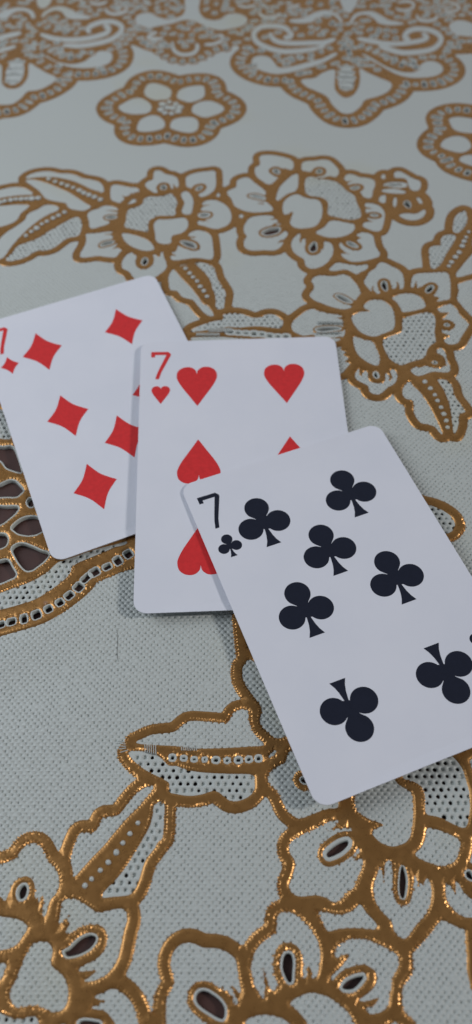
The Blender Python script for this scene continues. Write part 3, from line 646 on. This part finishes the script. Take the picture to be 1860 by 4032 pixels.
# ------------------------------------------------------------------ tablecloth ground: embossed vinyl sheet
ANG = math.radians(-2.5); ca, sa = math.cos(ANG), math.sin(ANG)
def lattice(a, r, box):
    x0, x1, y0, y1 = box
    cx, cy = (x0+x1)/2, (y0+y1)/2; R = math.hypot(x1-x0, y1-y0)/2+3
    # lattice anchored at the origin so neighbouring pieces continue the same rows
    u0 = ca*cx+sa*cy; v0 = -sa*cx+ca*cy
    js = np.arange(math.floor((v0-R)/r), math.ceil((v0+R)/r)+1); is_ = np.arange(math.floor((u0-R)/a)-1, math.ceil((u0+R)/a)+2)
    Ig, Jg = np.meshgrid(is_, js)
    u = (Ig+0.5*(Jg % 2))*a; v = Jg*r
    P = np.stack([(ca*u-sa*v).ravel(), (sa*u+ca*v).ravel()], 1)
    k = (P[:, 0] > x0) & (P[:, 0] < x1) & (P[:, 1] > y0) & (P[:, 1] < y1)
    return P[k]
def rot(q): return np.stack([ca*q[..., 0]-sa*q[..., 1], sa*q[..., 0]+ca*q[..., 1]], -1)
def tile_mesh(C, a, r, zfun, kind, opn=0.5):
    """brick-laid tiles, each with a pressed dimple (n), an open hole (m) or flat (s)"""
    n = len(C)
    if n == 0: return np.zeros((0, 3)), np.zeros((0, 3), int)
    o8 = np.array([(1, 0), (1, 1), (0, 1), (-1, 1), (-1, 0), (-1, -1), (0, -1), (1, -1)], float)*0.5
    c8 = np.stack([np.cos(np.arange(8)*math.pi/4), np.sin(np.arange(8)*math.pi/4)], 1)
    B = C[:, None]+rot(o8*np.array([a, r]))[None]
    Bz = zfun(B.reshape(-1, 2)).reshape(n, 8); cz = zfun(C)
    def faces(local, k, sel=None):
        off = np.arange(n)*k
        if sel is not None: off = off[sel]
        return (np.array(local)[None]+off[:, None, None]).reshape(-1, 3)
    if kind == 's':
        V = np.concatenate([np.dstack([B, Bz]), np.dstack([C[:, None], cz[:, None]])], 1).reshape(-1, 3)
        return V, faces([(i, (i+1) % 8, 8) for i in range(8)], 9)
    rad = (0.315 if kind == 'n' else 0.47)*(1+0.12*rng.standard_normal(n)).clip(0.6, 1.12 if kind == 'n' else 1.3)
    jit = rng.normal(0, 0.035, (n, 1, 2))
    Rm = C[:, None]+jit+rot(c8)[None]*rad[:, None, None]
    Rz = zfun(Rm.reshape(-1, 2)).reshape(n, 8)-0.02
    if kind == 'n':
        fade = np.clip((245-C[:, 1])/70, 0, 1)
        dep = 0.34*fade*(0.6+0.5*rng.random(n))*np.where(rng.random(n) < 0.05, 0.3, 1); lowk = 0.6
    else: dep = np.full(n, 0.55); lowk = 0.85
    low = C[:, None]+jit+rot(c8)[None]*(rad*lowk)[:, None, None]
    V = np.concatenate([np.dstack([B, Bz]), np.dstack([Rm, Rz]), np.dstack([low, np.repeat((cz-dep)[:, None], 8, 1)]), np.dstack([C[:, None]+jit, (cz-dep*1.05)[:, None]])], 1).reshape(-1, 3)
    f, fb = [], []
    for i in range(8):
        j = (i+1) % 8; f += [(i, j, 8+j), (i, 8+j, 8+i), (8+i, 8+j, 16+j), (8+i, 16+j, 16+i)]; fb.append((16+i, 16+j, 24))
    closed = None if kind == 'n' else rng.random(n) > opn
    return V, np.vstack([faces(f, 25), faces(fb, 25, closed)])
def compact(V, F):
    u, inv = np.unique(F, return_inverse=True); return V[u], inv.reshape(F.shape)

LA, LR, MA, MR = 1.48, 0.79, 1.62, 1.42
C0 = lattice(LA, LR, (GX0+1, GX1-1, GY0+1, GY1-1))
keep = (samp(np.clip(WD, -5, 5), C0) < 0.9) & (samp(np.clip(VV, -5, 5), C0) > 0.8)
C0 = C0[keep]
far = C0[:, 1] > 245
# only what lies near the field of view needs dimples
gz = lambda P: wave(P[:, 0], P[:, 1])
fov = np.abs(C0[:, 0]) < 62+C0[:, 1]*0.16
near = (~far) & fov
Va, Fa = tile_mesh(C0[near], LA, LR, gz, 'n'); Vb, Fb = tile_mesh(C0[~near], LA, LR, gz, 's')
# plain sheet carrying on beyond the traced area
X0, X1, Y0, Y1 = GX0+1.4, GX1-1.4, GY0+1.2, GY1-1.2; O = 330
Vc = np.array([(-O, -O, -.05), (O, -O, -.05), (O, Y0, -.05), (-O, Y0, -.05), (-O, Y1, -.05), (O, Y1, -.05), (O, 2.2*O, -.05), (-O, 2.2*O, -.05),
               (X0, Y0, -.05), (X0, Y1, -.05), (X1, Y0, -.05), (X1, Y1, -.05)], float)
Fc = np.array([(0, 1, 2), (0, 2, 3), (4, 5, 6), (4, 6, 7), (3, 8, 9), (3, 9, 4), (10, 2, 5), (10, 5, 11)])
Vg = np.vstack([Va, Vb, Vc]); Fg = np.vstack([Fa, Fb+len(Va), Fc+len(Va)+len(Vb)])
cloth = mesh_obj('tablecloth', Vg, Fg, VINYL)
cloth['label'] = 'white embossed vinyl lace tablecloth with gold flower and leaf trim under the cards'
cloth['category'] = 'tablecloth'

# motif parts: the gold trim of each motif, its white panels below it
PART = {}
for k in mkeys:
    F = T3[tid == midx[k]]
    if len(F) == 0: continue
    v, f = compact(V3, F)
    PART[k] = mesh_obj(MOTIFS[k], v, f, GOLD, cloth, shade=False)
    inner = samp(G, v[:, :2])[f].min(1) > 0.70
    PART[k].data.polygons.foreach_set('use_smooth', inner)
VVc = np.clip(VV, -5, 5)
for c in CELLS:
    if c['m'] not in PART: continue
    p = c['poly']; a = p.min(0)-1; b = p.max(0)+1
    kind = c['kind']
    if kind == 'n' and p[:, 1].mean() > 250: kind = 's'
    if kind == 'm' and p[:, 1].mean() > 330: kind = 's'
    la, lr = (MA, MR) if kind == 'm' else (LA, LR)
    Cc = lattice(la, lr, (a[0], b[0], a[1], b[1]))
    sd = poly_sd(Cc, p) if len(Cc) else np.zeros(0)
    Cc = Cc[sd < 0.62]
    if len(Cc) == 0: Cc = p.mean(0)[None]
    zf = lambda P, p=p: wave(P[:, 0], P[:, 1])+0.015+0.14*np.clip(-poly_sd(P, p)/2.2, -0.3, 1)*np.clip((260-P[:, 1])/90, 0.35, 1)
    if kind == 'm':
        s2 = poly_sd(Cc, p); e = s2 > -0.12
        v1, f1 = tile_mesh(Cc[~e], la, lr, zf, 'm', c['opn']); v2, f2 = tile_mesh(Cc[e], la, lr, zf, 's')
        v, f = np.vstack([v1, v2]), np.vstack([f1, f2+len(v1)])
    else: v, f = tile_mesh(Cc, la, lr, zf, kind)
    q = v[:, :2]; bad = samp(VVc, q) < 0.12
    f = f[~bad[f].any(1)]
    if len(f) == 0: continue
    v, f = compact(v, f)
    mesh_obj(c['name'], v, f, VINYL, PART[c['m']])
# white cut edges of the eyelets and openings
small = {}
for h in HOLES:
    if h['m'] not in PART: continue
    p = resample(h['poly'], 0.45); n = len(p)
    if p[:, 0].max() < GX0 or p[:, 0].min() > GX1 or p[:, 1].max() > GY1: continue
    d = np.roll(p, -1, 0)-np.roll(p, 1, 0); d /= np.linalg.norm(d, axis=1)[:, None]+1e-9
    nn = np.stack([d[:, 1], -d[:, 0]], 1)
    if poly_sd(p[:1]+nn[:1]*0.05, p)[0] < 0: nn = -nn
    jj = 0.05*rng.standard_normal((n, 1))
    rings = [(h['rim']+0.25, 0.02), (h['rim']*0.75, 0.30), (0.08, 0.20), (0.0, 0.0), (-0.03, -1.0)]
    V = np.vstack([np.column_stack([p+nn*(o+jj*(0.4 if o > 0.02 else 0)), z+wave(p[:, 0], p[:, 1])]) for o, z in rings])
    F = []
    for r_ in range(len(rings)-1):
        i = np.arange(n); j = (i+1) % n
        F += [np.stack([r_*n+i, r_*n+j, (r_+1)*n+j], 1), np.stack([r_*n+i, (r_+1)*n+j, (r_+1)*n+i], 1)]
    F = np.vstack(F)
    if h['name'] == 'ladder_rim' and h['m'] not in ('med', 'leafbot', 'leafb'):
        vs, fs, b0 = small.setdefault(h['m'], [[], [], 0]); vs.append(V); fs.append(F+b0); small[h['m']][2] += len(V)
    else: mesh_obj(h['name'], V, F, VINYL, PART[h['m']])
for k, (vs, fs, _) in small.items():
    o = mesh_obj('ladder_openwork', np.vstack(vs), np.vstack(fs), VINYL, PART[k]); o['kind'] = 'stuff'
# white beads along the leaf veins
for mk, P, size in BEADS:
    if mk not in PART: continue
    vs, fs, b0 = [], [], 0
    for p in P:
        m = 8; th = np.arange(m)/m*2*math.pi+rng.random()
        rr = size*(0.8+0.4*rng.random())
        prof = [(1.0, 0.30), (0.95, 0.52), (0.6, 0.70), (0.0, 0.74)]
        V = np.vstack([np.column_stack([p[0]+np.cos(th)*rr*s*(1+0.12*rng.standard_normal(m)), p[1]+np.sin(th)*rr*s, np.full(m, z)+wave(p[0], p[1])]) for s, z in prof])
        i = np.arange(m); j = (i+1) % m
        F = np.vstack([np.vstack([np.stack([r_*m+i, r_*m+j, (r_+1)*m+j], 1), np.stack([r_*m+i, (r_+1)*m+j, (r_+1)*m+i], 1)]) for r_ in range(3)])
        vs.append(V); fs.append(F+b0); b0 += len(V)
    o = mesh_obj('vein_beads', np.vstack(vs), np.vstack(fs), VINYL, PART[mk]); o['kind'] = 'stuff'

# fine white stitches crossing the gold
for mk, segs, wd in BARS:
    vs, fs, b0 = [], [], 0
    for q in segs:
        t = q[1]-q[0]; L = np.linalg.norm(t); t /= L; nn = np.array([-t[1], t[0]])*wd
        zb = wave(q[:, 0].mean(), q[:, 1].mean())
        V = [(*(q[k]+nn*o), z+zb) for k in (0, 1) for o, z in ((-0.5, 0.2), (-0.3, 0.50), (0.3, 0.50), (0.5, 0.2))]
        vs += V; fs += [(b0+i, b0+i+1, b0+i+5, b0+i+4) for i in range(3)]; b0 += 8
    o = mesh_obj('stitches', vs, fs, VINYL, PART[mk]); o['kind'] = 'stuff'

# table under the cloth
tt = mesh_obj('table_top', [(-340, -340, -1.35), (340, -340, -1.35), (340, 740, -1.35), (-340, 740, -1.35), (-340, -340, -30), (340, -340, -30), (340, 740, -30), (-340, 740, -30)],
              [(0, 1, 2, 3), (7, 6, 5, 4), (0, 4, 5, 1), (1, 5, 6, 2), (2, 6, 7, 3), (3, 7, 4, 0)], WOOD, shade=False)
tt['kind'] = 'structure'

# ------------------------------------------------------------------ playing cards
CW, CH = 56.83, 88.0
def zcard(n, a, b):
    u = (a+28.6)/57.3; t = (44-b)/88
    bow = 0.45*(a/28.4)**2
    if n == 'dia': return 0.95+bow
    if n == 'heart': return 2.3+0.9*t-1.3*u+bow*0.8
    return 3.0+1.4*t-1.0*u+bow
def fill(poly, step):
    """triangulate an outline with interior points so that it can follow the card's lie"""
    lo, hi = poly.min(0), poly.max(0)
    X, Y = np.meshgrid(np.arange(lo[0]+step/2, hi[0], step), np.arange(lo[1]+step/2, hi[1], step))
    P = np.stack([X.ravel(), Y.ravel()], 1)
    if len(P): P = P[poly_sd(P, poly) < -step*0.35]
    n = len(poly)
    r = delaunay_2d_cdt([Vector(p) for p in np.vstack([poly, P]).tolist()], [(i, (i+1) % n) for i in range(n)], [], 0, 1e-6, True)
    V = np.array([v[:] for v in r[0]]); F = np.array(r[2]); c = V[F].mean(1)
    return V, F[poly_sd(c, poly) < 0]
def on_card(name, poly, n, dz, material, parent, step=6.0):
    V, F = fill(poly, step)
    return mesh_obj(name, np.column_stack([V, zcard(n, V[:, 0], V[:, 1])+dz]), F, material, parent, shade=False)
def card_body(n, parent):
    r = 3.3; P = []
    for cx, cy, a0 in ((CW/2-r, CH/2-r, 0), (-CW/2+r, CH/2-r, 90), (-CW/2+r, -CH/2+r, 180), (CW/2-r, -CH/2+r, 270)):
        for k in range(9):
            a = math.radians(a0+k*90/8); P.append((cx+r*math.cos(a), cy+r*math.sin(a)))
    P = np.array(P); V, F = fill(P, 5.0); m = len(V)
    top = np.column_stack([V, zcard(n, V[:, 0], V[:, 1])]); bot = top.copy(); bot[:, 2] -= 0.28
    # outline vertices come first, in order
    k = len(P); i = np.arange(k); j = (i+1) % k
    idx = np.array([np.argmin(((V-p)**2).sum(1)) for p in P])
    S = np.vstack([np.stack([idx[i], idx[i]+m, idx[j]+m], 1), np.stack([idx[i], idx[j]+m, idx[j]], 1)])
    return mesh_obj('card_stock', np.vstack([top, bot]), np.vstack([F, F[:, ::-1]+m, S]), STOCK, parent, shade=False)
def heart_shape():
    half = [(0, 5.75), (.3, 7.2), (1.35, 8.25), (2.6, 8.55), (4.1, 8.2), (5.35, 7.0), (5.75, 5.1), (5.45, 3.6), (4.4, 1.3), (2.35, -2.1)]
    H = smooth(np.array(half+[(0, -5.95)], float), False, 5)
    S = np.vstack([H, (H*[-1, 1])[-2:0:-1]]); S[:, 1] -= 1.3
    return S
def diamond_shape():
    c = np.array([(0, 7.85), (5.95, 0), (0, -7.85), (-5.95, 0)]); out = []
    for i in range(4):
        a, b = c[i], c[(i+1) % 4]
        for k in range(8):
            t = k/8; p = a*(1-t)+b*t; out.append(p*(1-0.155*math.sin(math.pi*t)))
    return np.array(out)
def club_shape():
    # three lobes and a flared stem, traced once round
    R = 3.14; cs = [(0, 4.4), (3.66, -1.0), (-3.66, -1.0)]
    N = 260; out = []
    for k in range(N):
        a = math.radians(-90+6)+2*math.pi*k/N
        d = np.array([math.cos(a), math.sin(a)]); best = 1.95
        for c in cs:
            c = np.array(c); b = d@c; disc = b*b-(c@c-R*R)
            if disc >= 0 and b > 0: best = max(best, b+math.sqrt(disc))
        out.append(d*best)
    P = np.array(out)
    # cut in the stem
    deg = (np.degrees(np.arctan2(P[:, 1], P[:, 0])))
    keepi = ~((deg > -90-24) & (deg < -90+24) & (np.hypot(P[:, 0], P[:, 1]) < 2.2))
    body = P[keepi]
    order = np.argsort((np.degrees(np.arctan2(body[:, 1], body[:, 0]))+90) % 360)
    body = body[order]
    stem = [(-0.45, -1.2), (-0.50, -2.6), (-0.80, -4.4), (-1.25, -5.9), (-1.95, -7.3), (1.95, -7.3), (1.25, -5.9), (0.80, -4.4), (0.50, -2.6), (0.45, -1.2)]
    return body, np.array(stem)
SEVEN = np.array([(-2.75, 5.25), (2.2, 5.25), (2.92, 4.35), (2.85, 3.7), (1.15, -.4), (.25, -2.6), (-.45, -5.2), (-1.5, -5.2), (-.95, -2.95), (-.1, -.55), (1.65, 4.05), (-1.6, 4.05), (-1.65, 3.15), (-2.75, 3.15)])
HEART, DIAMOND = heart_shape(), diamond_shape(); CLUB, STEM = club_shape()
def place(shape, x, y, s=1.0, flip=False): return (shape*s*(-1 if flip else 1))+np.array([x, y])
def pip(kind, n, x, y, parent, material, s=1.0, flip=False, name='pip'):
    if kind == 'heart': return on_card(name, place(HEART, x, y, s, flip), n, 0.03, material, parent)
    if kind == 'dia': return on_card(name, place(DIAMOND, x, y, s, flip), n, 0.03, material, parent)
    # club: lobes and stem as one mesh
    V1, F1 = fill(place(CLUB, x, y, s, flip), 6); V2, F2 = fill(place(STEM, x, y, s, flip), 6)
    V = np.vstack([V1, V2]); z = np.concatenate([zcard(n, V1[:, 0], V1[:, 1])+0.03, zcard(n, V2[:, 0], V2[:, 1])+0.038])
    return mesh_obj(name, np.column_stack([V, z]), np.vstack([F1, F2+len(V1)]), material, parent, shade=False)
POSE = {'club': (26.7630202, 93.2390287, .325306821), 'heart': (2.97193489, 133.788913, -.00189815688), 'dia': (-34.1917416, 156.99224, .341965131)}
LABEL = {'club': 'seven of clubs playing card with black pips, topmost at lower right', 'heart': 'seven of hearts playing card, the middle one between diamonds and clubs',
         'dia': 'seven of diamonds playing card with red pips, lowest, at the left edge'}
LAY = {'club': [(-12.4, 26, 0), (11.6, 26, 0), (-.4, 12.6, 0), (-12.4, -.4, 0), (11.4, -.4, 0), (-12.8, -26.9, 1), (10.9, -26.9, 1)],
       'heart': [(-12.3, 26.6, 0), (12.6, 26.6, 0), (-12.25, .4, 1), (12.6, .4, 1), (.1, -13, 1), (-12.2, -26.8, 1), (12.4, -26.8, 1)],
       'dia': [(-12.3, 26.3, 0), (12.9, 26.3, 0), (-12, .1, 0), (12.9, 0, 0), (.6, -13.1, 0), (-11.9, -25.8, 0), (12.6, -26, 0)]}
for n in ('dia', 'heart', 'club'):
    x, y, th = POSE[n]
    e = bpy.data.objects.new('playing_card', None); link(e); e.empty_display_size = 0.02
    e.location = (x*MM, y*MM, 0); e.rotation_euler = (0, 0, th)
    e['label'] = LABEL[n]; e['category'] = 'playing card'; e['group'] = 'three sevens fanned out on the cloth'
    card_body(n, e); ink = BLACK if n == 'club' else RED
    for a, b, fl in LAY[n]: pip(n, n, a, b, e, ink, 1.0, bool(fl))
    sx = -22.6; iy = {'club': 33.5, 'heart': 34.7, 'dia': 34.9}[n]; py = {'club': 22.4, 'heart': 23.6, 'dia': 24.5}[n]
    for sgn in (1, -1):
        on_card('index_numeral', place(SEVEN, sx*sgn-(0.25 if n == 'club' else 0), iy*sgn, 1.0, sgn < 0), n, 0.03, ink, e)
        pip(n, n, (sx+(-.2 if n == 'club' else 0.1))*sgn, py*sgn, e, ink, 0.45, sgn < 0, 'index_pip')

# a stray dark thread on the white cloth
P = smooth(unproject(px('P 461,2480 464,2530 462,2570 466,2605')), False, 4); n = len(P); m = 5
V = []
d = np.gradient(P, axis=0); d /= np.linalg.norm(d, axis=1)[:, None]
for p, t in zip(P, d):
    nn = np.array([-t[1], t[0]])
    for k in range(m):
        a = 2*math.pi*k/m; q = p+nn*0.045*math.cos(a); V.append((q[0], q[1], wave(p[0], p[1])+0.05+0.045*math.sin(a)))
F = [(i*m+k, i*m+(k+1) % m, (i+1)*m+(k+1) % m, (i+1)*m+k) for i in range(n-1) for k in range(m)]
th = mesh_obj('thread', V, F, THREAD)
th['label'] = 'short thin dark thread lying on the white cloth below the hearts card'; th['category'] = 'thread'
